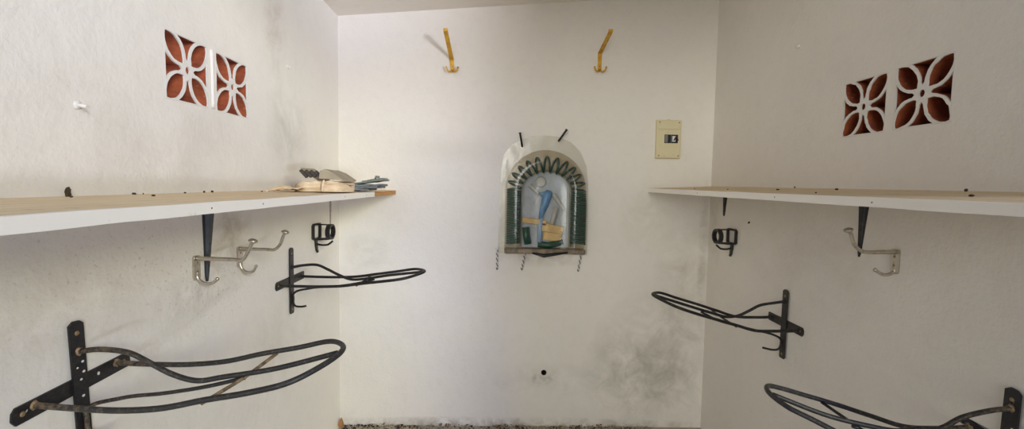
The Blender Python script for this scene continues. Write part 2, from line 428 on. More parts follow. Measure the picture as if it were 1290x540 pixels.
# ------------------------------------------------------------------ ventilation blocks
GL = ['white flower-patterned clay vent block on the left wall, nearer the camera', 'white flower-patterned clay vent block on the left wall, nearer the back corner',
      'white flower-patterned vent block on the right wall, the bigger one farther from the corner', 'white flower-patterned vent block on the right wall, the one nearer the back corner']
for i, (side, y, z, rot) in enumerate(GR):
    X = XL if side < 0 else XR; u0, v0 = frame(side)
    r = -rot*side
    u = u0*cos(r) + v0*sin(r); v = v0*cos(r) - u0*sin(r); n_ = u0.cross(v0)
    o = V(X, y, z); t = thing('ventilation_block', GL[i], 'vent block', o, 'flower vent blocks')
    sq = [(-S/2-.0035, -S/2-.0035), (S/2+.0035, -S/2-.0035), (S/2+.0035, S/2+.0035), (-S/2-.0035, S/2+.0035)]
    H = flower_holes(1 + .3*i)
    mb = MB(); mb.plate(sq, H, o + n_*.0004, u, v, .005); mb.build('painted_face', M['paint'], t, o)
    H2 = [[(p[0]*1.0 + (.0006 if p[0] < 0 else -.0006), p[1]) for p in h] for h in flower_holes(.4)]
    mb = MB(); mb.plate(sq, H2, o - n_*.0047, u, v, .10); mb.build('clay_lattice', M['clay'], t, o)
    mb = MB(); mb.plate(sq, [], o - n_*.1048, u, v, .02); mb.build('clay_back', M['clay'], t, o)
    if i == 0:             # plaster bead between the pair
        d = .121; mb = MB(); su = 1
        mb.tube([o + u*(d + .002*noise.noise(V(k, 2, i))) + v*(S/2 - .19*k/9) + n_*.001 for k in range(10)], [.006 + .002*noise.noise(V(k*.7, i, 0)) for k in range(10)], 8)
        mb.build('plaster_bead', M['paint'], t, o)

# ------------------------------------------------------------------ shelves
def shelf(side, xf, zf, zr, slope, y0, y1, t, strip_end, label):
    X = XL if side < 0 else XR; s = -side
    o = V(X, (y0+y1)/2, zr)
    root = thing('wall_shelf', label, 'shelf', o)
    zz = lambda x, y: zr + (zf - zr)*(x - X)/(xf - X) + slope*(YB - y)/(YB - .6)
    xb = xf + side*.011                       # where the board stops behind its front strip
    ny = 26; mb = MB(); vs = []
    for k in range(ny+1):
        y = y0 + (y1-y0)*k/ny; w = .0012*noise.noise(V(y*4, side, 0))
        for x, dz in ((X, 0), (xb, w), (xb, -t+.003+w), (X, -t+.003)): vs.append((x, y, zz(x, y) + dz))
    mb.add(vs, [(k*4+j, k*4+(j+1)%4, (k+1)*4+(j+1)%4, (k+1)*4+j) for k in range(ny) for j in range(4)] + [(0,1,2,3), tuple(ny*4+j for j in (3,2,1,0))])
    mb.build('board', M['board'], root, o)
    ns = 40; mb = MB(); vs = []
    for k in range(ns+1):
        y = y0 + (strip_end-y0)*k/ns; w = .0011*noise.noise(V(y*6, side*3, 1)); w2 = .0014*noise.noise(V(y*7, side*3, 5))
        for x, dz in ((xb, .0006+w), (xf, .0004+w), (xf, -t+w2), (xb, -t+w2)): vs.append((x, y, zz(x, y) + dz))
    mb.add(vs, [(k*4+j, k*4+(j+1)%4, (k+1)*4+(j+1)%4, (k+1)*4+j) for k in range(ns) for j in range(4)] + [(0,1,2,3), tuple(ns*4+j for j in (3,2,1,0))])
    e = mb.build('front_edge', M['edge'], root, o); e['label'] = 'white painted front edge strip'
    if strip_end < y1 - .05:
        mb = MB(); ya, yb = strip_end + .002, y1
        vs = [(x, y, zz(x, y) + dz) for y in (ya, yb) for x, dz in ((xb, 0), (xf - .002*s, 0), (xf - .002*s, -t), (xb, -t))]
        mb.add(vs, [(0,1,2,3), (7,6,5,4)] + [(j, (j+1)%4, (j+1)%4+4, j+4) for j in range(4)])
        e = mb.build('bare_edge', M['orangewood'], root, o); e['label'] = 'bare orange wood end of the front edge'
    for yy in ((1.03, 1.25, 1.9, 2.2) if side < 0 else (1.1, 1.5, 2.1)):      # nail heads in the strip
        mb = MB(); mb.lathe([(.002, 0), (.002, .001), (.001, .0015)], V(xf, yy, zz(xf, yy) - t*.5), (s, 0, 0), 8); mb.build('nail_head', M['screw'], root, o)
    return zz
zl = shelf(-1, -.626, -.0462, -.0392, -.0054, .42, YB, .0234, 2.344, 'long tan board shelf with white front edge on the left wall')
zr_ = shelf(1, .8858, -.0071, .013, -.0105, .72, YB, .0225, YB, 'long tan board shelf with white front edge on the right wall')

# ------------------------------------------------------------------ shelf brackets
def bracket(side, ytop, wtop, ybot, wbot, zbot, xarm, zz, mat, rib, label, group):
    X = XL if side < 0 else XR; s = -side; t = .0235
    ya = ytop; ztop = zz(X, ya) - t - .001
    o = V(X, ya, ztop); root = thing('shelf_bracket', label, 'bracket', o, group)
    prof = [(0, 0), (.15, .02), (.5, .1), (.8, .03), (.95, -.1), (1, -.4)]
    L = ztop - zbot; mb = MB(); n = 14; vs = []
    for k in range(n+1):
        f = k/n; w = (wtop + (wbot-wtop)*f**.85)/2; yc = ytop + (ybot-ytop)*f
        if k == n: w *= .55
        z = ztop - L*f
        for dy, d in ((-w, .0005), (-w*.55, .0015), (-w*.4, rib*(1-f*.6)), (w*.4, rib*(1-f*.6)), (w*.55, .0015), (w, .0005)): vs.append((X + s*d, yc + dy, z))
    mb.add(vs, [(k*6+j, k*6+j+1, (k+1)*6+j+1, (k+1)*6+j) for k in range(n) for j in range(5)] + [tuple(n*6+j for j in range(6)), tuple(range(6))])
    mb.build('wall_leg', mat, root, o)
    mb = MB(); vs = []
    for k in range(n+1):
        f = k/n; w = (wtop + (wbot-wtop)*f**.85)/2; x = X + s*(.0005 + (xarm)*f); z = zz(x, ya) - t - .001
        for dy, d in ((-w, .0005), (-w*.55, .0015), (-w*.4, rib*(1-f*.6)), (w*.4, rib*(1-f*.6)), (w*.55, .0015), (w, .0005)): vs.append((x, ya + dy, z - d))
    mb.add(vs, [(k*6+j, k*6+j+1, (k+1)*6+j+1, (k+1)*6+j) for k in range(n) for j in range(5)] + [tuple(n*6+j for j in range(6)), tuple(range(6))])
    mb.build('shelf_arm', mat, root, o)
    for f in (.55, .8):
        mb = MB(); yy = ytop + (ybot-ytop)*f; mb.lathe([(.004, 0), (.004, .0015), (.002, .003)], V(X + s*(rib*(1-f*.6) - .0005), yy, ztop - L*f), (s,0,0), 10); mb.build('screw', mat, root, o)
bracket(-1, 1.572, .078, 1.553, .018, -.335, .24, zl, M['greysteel'], .014, 'tapered dark grey steel bracket under the left shelf behind the silver hook', 'shelf brackets')
bracket(-1, 2.68, .036, 2.678, .02, -.245, .24, zl, M['palepaint'], .006, 'small whitewashed bracket under the left shelf by the corner', 'shelf brackets')
bracket(1, 1.612, .056, 1.621, .016, -.232, .26, zr_, M['blacksteel'], .008, 'long tapered black bracket under the right shelf behind the silver hook', 'shelf brackets')
bracket(1, 2.632, .062, 2.64, .026, -.156, .26, zr_, M['blacksteel'], .006, 'short black bracket under the right shelf nearest the back corner', 'shelf brackets')

# ------------------------------------------------------------------ saddle racks
RACK = {
    'A': [0.5849, 0.1011, 0.1040, 0.1082, 0.1117, 0.1145, 0.1149, 0.1096, 0.0586, 0.0061, 0.0006, -0.0018, 0.0047, 0.0232, 0.0387, 0.0566, 0.0701, 0.0765, 0.0761, 0.0810, 0.0737, 0.0493, 0.0232, 0.0085, 0.0171, 0.0368, 0.0731, 0.1440, 0.1542, 0.1434, 1.0733, -0.4753, -0.0028, 0.0086, -0.0454, 1.0331],
    'B': [0.5990, 0.1078, 0.1016, 0.1021, 0.1032, 0.1060, 0.1120, 0.1146, 0.0581, -0.0022, -0.0011, 0.0008, 0.0072, 0.0218, 0.0357, 0.0493, 0.0577, 0.0613, 0.0592, 0.0705, 0.0742, 0.0561, 0.0339, 0.0150, 0.0189, 0.0405, 0.0600, 0.1464, 0.1492, 0.1396, 2.1632, -0.4583, 0.0276, -0.0171, -0.0012, 1.0326],
    'C': [0.5708, 0.0978, 0.0981, 0.1021, 0.1114, 0.1219, 0.1244, 0.1192, 0.0577, -0.0010, -0.0066, -0.0085, 0.0127, 0.0345, 0.0556, 0.0766, 0.0887, 0.0934, 0.0970, 0.0871, 0.0734, 0.0459, 0.0215, 0.0153, 0.0279, 0.0568, 0.0922, 0.1464, 0.1530, 0.1233, 2.0190, -0.5919, -0.0750, 0.0253, -0.0110, 1.0280],
    'D': [0.5619, 0.0981, 0.0978, 0.0994, 0.1088, 0.1149, 0.1087, 0.0823, 0.0573, -0.0020, -0.0136, -0.0186, -0.0007, 0.0200, 0.0412, 0.0661, 0.0809, 0.0870, 0.1003, 0.0881, 0.0660, 0.0336, 0.0281, 0.0172, 0.0214, 0.0411, 0.0834, 0.1481, 0.1542, 0.1107, 1.0952, -0.6273, -0.1492, 0.0164, -0.0231, 1.0158],
}
LF = [0, .15, .3, .45, .6, .75, .88, .965]; CF = [0, .1, .2, .28, .36, .45, .55, .75, .985]
def holed_bar(L0, L1, wid, holes):
    pts = [(-wid/2, L0+.004), (-wid/2+.006, L0), (wid/2-.005, L0), (wid/2, L0+.006), (wid/2, L1-.008), (wid/2-.009, L1), (-wid/2+.012, L1+.002), (-wid/2, L1-.006)]
    H = [[(x + r*cos(t*pi/5), y + r*sin(t*pi/5)) for t in range(10)] for x, y, r in holes]
    return pts, H
def saddle_rack(nm, side, mats, label, hook, brace_mat):
    D = RACK[nm]; L = D[0]; w = D[1:9]; h = D[9:17]; ht = D[17]; c = D[18:27]; vt, vb, wc = D[27:30]
    y0, z0, yaw, tilt, roll, sc = D[30:36]
    X = XL if side < 0 else XR; s = -side
    def flat(d, ww, hh):      # on the wall plane, only rolled
        ww, hh = ww*sc, hh*sc
        w2 = ww*cos(roll) - hh*sin(roll); h3 = ww*sin(roll) + hh*cos(roll)
        return V(X + s*d, y0 - w2, z0 + h3)
    def P(d, ww, hh):
        d, ww, hh = d*sc, ww*sc, hh*sc
        d2 = d*cos(tilt) - hh*sin(tilt); h2 = d*sin(tilt) + hh*cos(tilt)
        w2 = ww*cos(roll) - h2*sin(roll); h3 = ww*sin(roll) + h2*cos(roll)
        d3 = d2*cos(yaw) - w2*sin(yaw); w3 = d2*sin(yaw) + w2*cos(yaw)
        return V(X + s*d3, y0 - w3, z0 + h3)
    o = V(X, y0, z0); root = thing('saddle_rack', label, 'saddle rack', o, 'black metal saddle racks')
    ir, ib, ru = mats
    # bars: local frame (u = along width to the camera side, v = up the bar)
    uw = (flat(0,1,0) - flat(0,0,0)).normalized(); uh = (flat(0,0,1) - flat(0,0,0)).normalized()
    nn = V(s, 0, 0); f1 = uw if uw.cross(uh).dot(nn) > 0 else -uw
    hl = [(.002, .118, .0045), (.008, .052, .0042), (.009, .028, .0042), (.001, .012, .0038), (.003, -.028, .0045), (-.006, .042, .003), (0, -.135, .0045)]
    pts, H = holed_bar(-vb*sc, vt*sc, .037, [hl[0], hl[6]])
    mb = MB(); mb.plate(pts, H, flat(.0098, 0, 0), f1, uh, .0042)
    dab = lambda m_, O, U, W_, x, y, r: m_.plate([(x + r*(1 + .35*noise.noise(V(x*99, y*99, t)))*cos(t*pi/5), y + r*.8*sin(t*pi/5)) for t in range(10)], [], O + nn*.0004, U, W_, .0006, mat=1)
    if nm in 'AD':
        for x, y, r in hl[1:6]: dab(mb, flat(.0098, 0, 0), f1, uh, x, y, r*.85)
    wbar = mb.build('wall_bar', [ib, M['paint']], root, o)
    pts, H = holed_bar(-wc*sc, wc*sc, .037, [(.001, .118, .0045), (.003, -.052, .0045), (-.002, -.118, .0045)])
    g = uw; gv = -uh if g.cross(-uh).dot(nn) > 0 else uh
    f2 = uh if uh.cross(uw).dot(nn) > 0 else -uh
    mb = MB(); mb.plate(pts, [H[0], H[2]], flat(.0052, 0, 0), f2, uw, .0044)
    if nm in 'AD': dab(mb, flat(.0052, 0, 0), f2, uw, .003, -.052, .0045)
    xbar = mb.build('cross_bar', [ib, M['paint']], root, o)
    for q, (ww, hh, dd) in enumerate(((0, vt*sc - .027, .0098), (0, -vb*sc + .02, .0098), (wc*sc - .02, 0, .0052), (-wc*sc + .02, 0, .0052))):
        mb = MB(); mb.lathe([(.0062, 0), (.0058, .0016), (.003, .003)], flat(dd - .001, ww/sc, hh/sc), nn, 12); mb.build('screw', M['screw'], wbar if q < 2 else xbar, o)
    def wall_fix(p, d): return V(X + s*max(d, (p.x - X)*s), p.y, p.z)
    near = [P(LF[i]*L, w[i], h[i]) for i in range(8)]; tip = P(L, 0, ht); far = [P(LF[i]*L, -w[i], h[i]) for i in reversed(range(8))]
    ends = (near[0], far[-1])
    near[0] = V(X + s*.0045, near[0].y, near[0].z); far[-1] = V(X + s*.0045, far[-1].y, far[-1].z)
    mb = MB(); loop = crom(near + [tip] + far, 12); mb.tube(loop, .0064, 12); lr = mb.build('loop_rail', ir, root, o)
    cen = [P(CF[i]*L, 0, c[i]) for i in range(9)]; cen[0] = V(X + s*.009, cen[0].y, cen[0].z)
    ce = crom(cen, 12); mb = MB(); mb.tube(ce, .0062, 12); cr_ = mb.build('centre_rail', ir, root, o)
    # weld beads
    for p, dd, pr in ((near[0], .006, lr), (far[-1], .006, lr), (cen[0], .0105, cr_)):
        mb = MB(); mb.blob(V(X + s*dd, p.y, p.z), (.005, .0092, .0092), None, .5, 2.5, 7, seed=rnd.random()*9); mb.build('weld', ru, pr, o)
    # cross brace under the rails
    def at(curve, f):
        q = f*(len(curve)-1); i = int(q); return curve[i].lerp(curve[min(i+1, len(curve)-1)], q - i)
    fr = .70
    import bisect
    def on(line, d):        # point of a rail at outward distance d
        for a, b in zip(line[:-1], line[1:]):
            da, db = (a.x-X)*s, (b.x-X)*s
            if (da-d)*(db-d) <= 0 and abs(db-da) > 1e-9: return a.lerp(b, (d-da)/(db-da))
        return line[len(line)//2]
    half = len(loop)//2
    dn, df = D_BR[nm]
    a = on(loop[:half], dn*L*sc); b = on(loop[half:], df*L*sc); m_ = on(ce, (dn+df)/2*L*sc)
    a = a - V(0,0,.006); b = b - V(0,0,.006)
    mid = V((a.x+b.x)/2, (a.y+b.y)/2, min((a.z+b.z)/2, m_.z - .010))
    mb = MB(); mb.tube([a, a.lerp(mid, .5), mid, mid.lerp(b, .5), b], .0042, 8); mb.build('cross_brace', brace_mat, root, o)
    # stay under the centre rail that curls into a hook below the cross bar
    q = [P(d, 0, hh) for d, hh in hook]
    st = on(ce, .63*L*sc); q[0] = V(st.x, st.y, st.z - .0095)
    q = [V(X + s*max(.0155, (p.x - X)*s), p.y, p.z) for p in q]
    mb = MB(); mb.tube(crom(q, 8), .0047, 8); mb.build('hook', ir, root, o)
D_BR = {'A': (.59, .66), 'B': (.55, .55), 'C': (.46, .46), 'D': (.57, .63)}
worn = (M['iron_worn'], M['iron_plate'], M['rustrod']); blk = (M['iron'], M['iron'], M['iron'])
HK = [(.371, .012), (.28, -.006), (.187, -.021), (.124, -.027), (.085, -.034), (.037, -.045), (.012, -.061), (.006, -.08), (.01, -.102), (.026, -.115), (.051, -.117), (.073, -.113)]
HC = [(.37, .01), (.27, -.008), (.147, -.032), (.094, -.042), (.052, -.051), (.019, -.066), (.01, -.089), (.020, -.113), (.046, -.119), (.088, -.112)]
saddle_rack('A', -1, worn, 'rusty black saddle rack low on the left wall, nearest the camera', HK, M['rustrod'])
saddle_rack('B', -1, blk, 'black saddle rack with hook on the left wall, below the bridle bracket', HK, M['iron'])
saddle_rack('C', 1, blk, 'black saddle rack with hook on the right wall, nearer the back corner', HC, M['iron'])
saddle_rack('D', 1, worn, 'black saddle rack cut off by the bottom right edge of the photo', HK, M['iron'])

# ------------------------------------------------------------------ silver hat-and-coat hooks
def coat_hook(side, y, z, L, up, low, label):
    """L: arm length; up: (d,h) curve of the raised end; low: (d,h) curve of the lower hook"""
    X = XL if side < 0 else XR; s = -side
    P = lambda d, h, w=0: V(X + s*d, y + w, z + h)
    o = V(X, y, z); root = thing('coat_hook', label, 'hook', o, 'silver harness hooks')
    pts = [(-.012, .036), (.012, .036), (.016, .03), (.0155, -.034), (.011, -.042), (-.011, -.042), (-.0155, -.034), (-.016, .03)]
    u = V(0,1,0) if side < 0 else V(0,-1,0)
    mb = MB(); mb.plate(pts, [], P(.006, 0), u, V(0,0,1), .0058); bpl = mb.build('back_plate', M['nickel'], root, o)
    for h in (.012, -.016):
        mb = MB(); mb.lathe([(.0045, 0), (.0042, .0012), (.002, .0026)], P(.0055, h, 0), (s,0,0), 10); mb.build('screw', M['screw'], bpl, o)
    arm = crom([P(.004, .027)] + [P(.05, .0262), P(L*.8, .025)] + [P(d, h) for d, h in up], 8)
    m = len(arm); mb = MB(); mb.tube(arm, [.0074 - .0018*min(1, i/(m*.5)) for i in range(m)], 10); am = mb.build('arm', M['nickel'], root, o)
    e = V(*arm[-1]); mb = MB(); ax = (arm[-1] - arm[-4]).normalized()*.55 + V(0,0,.6)
    mb.lathe([(.005, -.004), (.011, .0), (.0145, .0035), (.013, .008), (.007, .011), (.002, .012)], e - ax.normalized()*.003, ax, 18); mb.build('knob', M['nickel'], am, o)
    lw = crom([P(.005, -.018)] + [P(d, h) for d, h in low], 8); m = len(lw)
    mb = MB(); mb.tube(lw, [.0055 - .0008*i/m for i in range(m)], 10); mb.blob(lw[-1], (.0062,.0062,.0062), None, 0, 1, 7); mb.build('lower_hook', M['nickel'], root, o)
coat_hook(-1, 1.499, -.278, .145, [(.147, .0245), (.162, .043), (.176, .072), (.182, .084)], [(.005, -.033), (.017, -.048), (.037, -.054), (.054, -.050), (.068, -.038)], 'silver coat hook in front of the grey left shelf bracket')
coat_hook(-1, 1.747, -.281, .131, [(.131, .026), (.151, .045), (.163, .076), (.171, .09)], [(.004, -.03), (.012, -.05), (.031, -.061), (.051, -.056), (.062, -.038)], 'silver coat hook on the left wall, between bracket and far saddle rack')
coat_hook(1, 1.466, -.22, .124, [(.124, .034), (.143, .053), (.152, .08), (.162, .094)], [(.005, -.035), (.025, -.047), (.046, -.044), (.067, -.032)], 'silver coat hook on the right wall, beside the long black bracket')

# ------------------------------------------------------------------ bridle brackets
def bridle(side, y, z, dl, label):
    X = XL if side < 0 else XR; s = -side
    P = lambda d, w, h: V(X + s*d, y + w, z + h)
    o = V(X, y, z); root = thing('bridle_bracket', label, 'bridle bracket', o, 'black bridle brackets')
    rear = [(-.046, -.035), (-.046, .03), (-.036, .036), (.036, .036), (.046, .028), (.044, -.033), (.03, -.04), (-.03, -.04)]
    mb = MB(); mb.strip([P(.006, a, b) for a, b in rear], V(1,0,0), .016, .010, closed=True); mb.build('wall_frame', M['iron'], root, o)
    fr = [(.042*sin(t*2*pi/20)*(1.0), -.002 + .036*cos(t*2*pi/20)) for t in range(20)]
    mb = MB(); mb.strip([P(dl, a, b) for a, b in fr], V(1,0,0), .022, .0105, closed=True); mb.build('front_ring', M['iron'], root, o)
    mb = MB(); mb.tube([P(.006, 0, .036), P(dl, 0, .034)], .0038, 8); mb.build('top_rod', M['iron'], root, o)
    mb = MB(); mb.strip([P(.006, 0, -.040), P(dl*.4, 0, -.041), P(dl*.8, 0, -.039), P(dl, 0, -.037)], V(0,1,0), .036, .010); mb.build('saddle_strap', M['iron'], root, o)
    mb = MB(); mb.strip([P(.004, -.002, -.036), P(.004, 0, -.07), P(.006, .003, -.098), P(.010, .006, -.112)], V(0,1,0), [.03, .024, .018, .010], .008); mb.build('tail_plate', M['iron'], root, o)
    mb = MB(); mb.tube(crom([P(.004, 0, -.066), P(.03, 0, -.072), P(.06, 0, -.071), P(.075, 0, -.063), P(.09, 0, -.05)], 6), .0052, 8); mb.build('hook', M['iron'], root, o)
bridle(-1, 2.463, -.26, .078, 'small black bridle bracket on the left wall, under the shelf end')
bridle(1, 2.525, -.258, .085, 'small black bridle bracket on the right wall, near the back corner')

# ------------------------------------------------------------------ brass hooks
def brass_hook(base, bend, tip, label):
    o = V(*base); root = thing('bridle_hook', label, 'hook', V(base[0], YB, base[2]), 'brass wall hooks'); o = V(base[0], YB, base[2])
    b = V(*base); be = V(*bend); tp = V(*tip)
    mb = MB(); side = V(1,0,0)
    mb.strip([V(b.x, YB-.0015, b.z - .012), V(b.x, YB-.0015, b.z), V(be.x, YB-.0015, be.z - .004)], side, [.02, .022, .023], .008); mb.build('back_plate', M['brass'], root, o)
    m1 = be.lerp(tp, .12) + V(0, .0, -.0); pts = crom([V(be.x, YB-.004, be.z - .012), V(be.x, YB-.008, be.z), m1, be.lerp(tp, .5), tp], 6)
    mb = MB(); mb.strip(pts, side, .024, .005); mb.build('arm', M['brass'], root, o)
    mb = MB(); mb.strip([tp, tp + V(0, -.001, .012)], side, .024, .007); mb.build('arm_end', M['brass'], root, o)
    for sx in (-1, 1):
        mb = MB(); q = crom([V(b.x + sx*.003, YB-.006, b.z - .002), V(b.x + sx*.012, YB-.016, b.z - .014), V(b.x + sx*.026, YB-.026, b.z - .010), V(b.x + sx*.034, YB-.03, b.z + .008)], 6)
        mb.tube(q, [.0055 - .001*i/len(q) for i in range(len(q))], 8); mb.blob(q[-1], (.006, .006, .006), None, 0, 1, 6); mb.build('prong', M['brass'], root, o)
    mb = MB(); mb.lathe([(.004, 0), (.004, .001), (.002, .002)], V(b.x, YB-.0055, b.z + .018), (0,-1,0), 10); mb.build('screw', M['screw'], root, o)
brass_hook((-.297, YB, .668), (-.303, YB, .728), (-.3165, YB-.2, .830), 'brass wall hook on the back wall, the left one of the pair')
brass_hook((.571, YB, .69), (.571, YB, .785), (.5875, YB-.2, .848), 'brass wall hook on the back wall, the right one of the pair')

# ------------------------------------------------------------------ electrical panel
o = V(.994, YB, .288); root = thing('breaker_box', 'cream plastic circuit breaker box on the back wall near the right corner', 'breaker box', o)
bw, bh, bd = .142, .224, .022
mb = MB(); mb.box(o + V(0, -bd*.5 + .001, 0), (bw + .006, bd + .002, bh + .004), None, 0, .003); mb.build('housing', M['cream'], root, o)
def cover(z0, z1, y, hole=None):
    mb = MB(); pts = [(-bw/2+.003, z0), (bw/2-.003, z0), (bw/2-.003, z1), (-bw/2+.003, z1)]
    mb.plate(pts, [hole] if hole else [], o + V(0, -y, 0), V(1,0,0), V(0,0,1), .006); return mb
cover(.059, .108, bd + .006).build('cover_panel', M['cream'], root, o)
cover(-.0495, .0545, bd + .001, [(-.026, -.024), (.056, -.024), (.056, .028), (-.026, .028)]).build('cover_panel', M['cream'], root, o)
cover(-.108, -.0535, bd + .006).build('cover_panel', M['cream'], root, o)
mb = MB(); mb.box(o + V(.015, -bd - .00005, .002), (.0805, .0015, .0505)); mb.build('breaker_row', M['black'], root, o)
for x0, wd, mt, hh in ((-.015, .017, 'grey', .044), (.006, .009, 'black', .046), (.014, .004, 'grey', .046), (.03, .019, 'whitep', .034), (.048, .010, 'black', .04)):
    mb = MB(); mb.box(o + V(x0, -bd - .004, .002), (wd, .006, hh), None, 0, .0015); mb.build('breaker', M[mt], root, o)
for x0, ang in ((.034, .5), (.047, -.5)):
    mb = MB(); mb.box(o + V(x0, -bd - .011, .003), (.006, .012, .024), Matrix.Rotation(ang, 3, 'Y'), 0, .0015); mb.build('toggle', M['black'], root, o)
for sx in (-1, 1):
    for sz in (-1, 1):
        mb = MB(); mb.lathe([(.004, 0), (.004, .001), (.002, .002)], o + V(sx*.058, -bd - .006, sz*.098), (0,-1,0), 10); mb.build('screw', M['screw'], root, o)
mb = MB(); mb.tube([o + V(0, -.012, bh/2), o + V(0, -.012, bh/2 + .006)], .008, 10); mb.build('cable_gland', M['cream'], root, o)

# ------------------------------------------------------------------ packaged hose on the back wall
PX, PZ = .268, -.032           # arch centre
o = V(PX, YB, -.41); root = thing('hose_pack', 'arched clear plastic pack of coiled green hose nailed to the back wall', 'hose pack', o)
fl = [(-.016, -.412), (-.008, -.15), (.0, .1), (.012, .175), (.055, .236), (.13, .276), (.2, .293), (.27, .297), (.34, .289), (.41, .262), (.47, .205), (.51, .12), (.523, .0), (.526, -.2), (.527, -.418)]
def archpts(r, rz, zb, n=28, cx=PX): return [(cx - r, zb)] + [(cx - r*cos(pi*i/n), PZ + rz*sin(pi*i/n)) for i in range(n+1)] + [(cx + r, zb)]
mb = MB(); mb.plate(list(reversed(archpts(.243, .243, -.405))), [], V(0, YB-.004, 0), V(1,0,0), V(0,0,1), .0035); mb.build('backing_card', M['tancard'], root, o)
mb = MB(); mb.plate(list(reversed(archpts(.14, .112, -.37))), [], V(0, YB-.022, 0), V(1,0,0), V(0,0,1), .017); c_ = mb.build('picture_card', M['bluecard'], root, o)
# flange sheet
mb = MB(); mb.plate(list(reversed(fl)), [], V(0, YB-.0062, 0), V(1,0,0), V(0,0,1), .0012); mb.build('plastic_flange', M['clear'], root, o)
# domed shell: offset arches pushed out from the wall
prof = [(.243, 0), (.238, .03), (.228, .062), (.21, .084), (.175, .094), (.15, .088), (.135, .06), (.115, .052), (.06, .056), (.01, .056)]
n = 40; mb = MB(); vs = []
for r, d in prof:
    for p in archpts(r, r*(.98 if r > .2 else .95), -.405 + (.243-r)*.22, n): vs.append((p[0], YB - .0075 - d, p[1]))
k = n + 3
mb.add(vs, [(i*k+j, i*k+j+1, (i+1)*k+j+1, (i+1)*k+j) for i in range(len(prof)-1) for j in range(k-1)], 0, True)
mb.build('plastic_dome', M['clear'], root, o)
# coil hose: one helix up the left column, round the arch, down the right column
def coil_path():
    pts = []; A, B = .192, .155; zb = -.345
    segs = 16
    def put(cx, cz, nx, nz, ph, rad): pts.append(V(cx + nx*rad*cos(ph), YB - .052 - .030*sin(ph), cz + nz*rad*cos(ph)))
    tl, ta = 23, 12
    for i in range(tl*segs):
        f = i/(tl*segs); put(PX - A, zb + (PZ - zb)*f, -1, 0, 2*pi*i/segs, .037)
    for i in range(ta*segs + 1):
        f = i/(ta*segs); a = pi*f; put(PX - A*cos(a), PZ + B*sin(a), -cos(a), sin(a), 2*pi*i/segs, .037 + .008*sin(a))
    for i in range(1, tl*segs + 1):
        f = i/(tl*segs); put(PX + A, PZ + (zb - PZ)*f, 1, 0, 2*pi*i/segs, .037 + .006*min(1, f*4))
    return pts
mb = MB(); mb.tube(coil_path(), .0067, 8); mb.build('coiled_hose', M['hose'], root, o)
# dark arch band inside the coil, put in for the shadow there
mb = MB(); lin = archpts(.150, .122, -.36, 24); vs = []
for p in lin: vs += [(p[0], YB-.006, p[1]), (p[0], YB-.07, p[1])]
mb.add(vs, [(i*2, i*2+1, i*2+3, i*2+2) for i in range(len(lin)-1)], 0, True); mb.build('inner_shade_band', M['dkgreen'], root, o)
# nozzle and fittings in the middle
def Z(px, py): return V(px, YB - .04, py)
mb = MB()
mb.tube([Z(.285, -.03), Z(.275, -.06), Z(.26, -.11), Z(.245, -.16), Z(.238, -.2)], [.017, .027, .025, .017, .012], 12)
mb.tube([Z(.232, -.055), Z(.275, -.05), Z(.30, -.055)], [.012, .02, .014], 10); mb.build('spray_nozzle', M['blue'], root, o)
mb = MB(); mb.tube([Z(.242, -.19), Z(.236, -.25), Z(.234, -.34)], [.012, .015, .015], 10); mb.build('nozzle_stem', M['paleblue'], root, o)
mb = MB(); mb.tube([Z(.17, .0), Z(.20, -.03), Z(.225, -.055)], [.014, .012, .01], 10); mb.build('hose_fitting', M['clearish'], root, o)
mb = MB(); mb.tube([Z(.31, -.05), Z(.345, -.1), Z(.375, -.14)], [.014, .013, .012], 10); mb.build('hose_fitting', M['clearish'], root, o)
mb = MB(); mb.tube([Z(.33, -.13), Z(.315, -.19), Z(.305, -.23)], [.016, .016, .014], 10); mb.build('hose_fitting', M['clearish'], root, o)
mb = MB(); mb.lathe([(.03, 0), (.034, .006), (.03, .012), (.02, .014)], Z(.235, .02) + V(0, .014, 0), (0,-1,0), 18); mb.build('hose_washer', M['clearish'], root, o)
mb = MB(); mb.box(Z(.20, -.215), (.15, .016, .034), Matrix.Rotation(.13, 3, 'Y'), 0, .004); mb.box(Z(.30, -.255), (.15, .016, .05), Matrix.Rotation(.17, 3, 'Y'), 0, .004); mb.box(Z(.31, -.305), (.11, .012, .05), Matrix.Rotation(.1, 3, 'Y'), 0, .004); mb.build('tan_insert', M['paletan'], root, o)
mb = MB(); mb.tube([Z(.225, -.35), Z(.29, -.356), Z(.375, -.335)], .019, 10); mb.tube([Z(.15, -.25), Z(.155, -.30), Z(.165, -.35)], .022, 10); mb.build('hose_end', M['dkgreen'], root, o)
# dirty tray edge along the bottom
mb = MB(); mb.box(V(PX - .002, YB - .035, -.392), (.482, .062, .03), None, 0, .006); mb.build('bottom_ledge', M['dirty'], root, o)
mb = MB(); mb.tube([V(.19, YB-.07, -.40), V(.26, YB-.075, -.415), V(.33, YB-.07, -.405), V(.40, YB-.07, -.395)], [.006, .011, .009, .005], 8); mb.build('dark_cord', M['ink'], root, o)

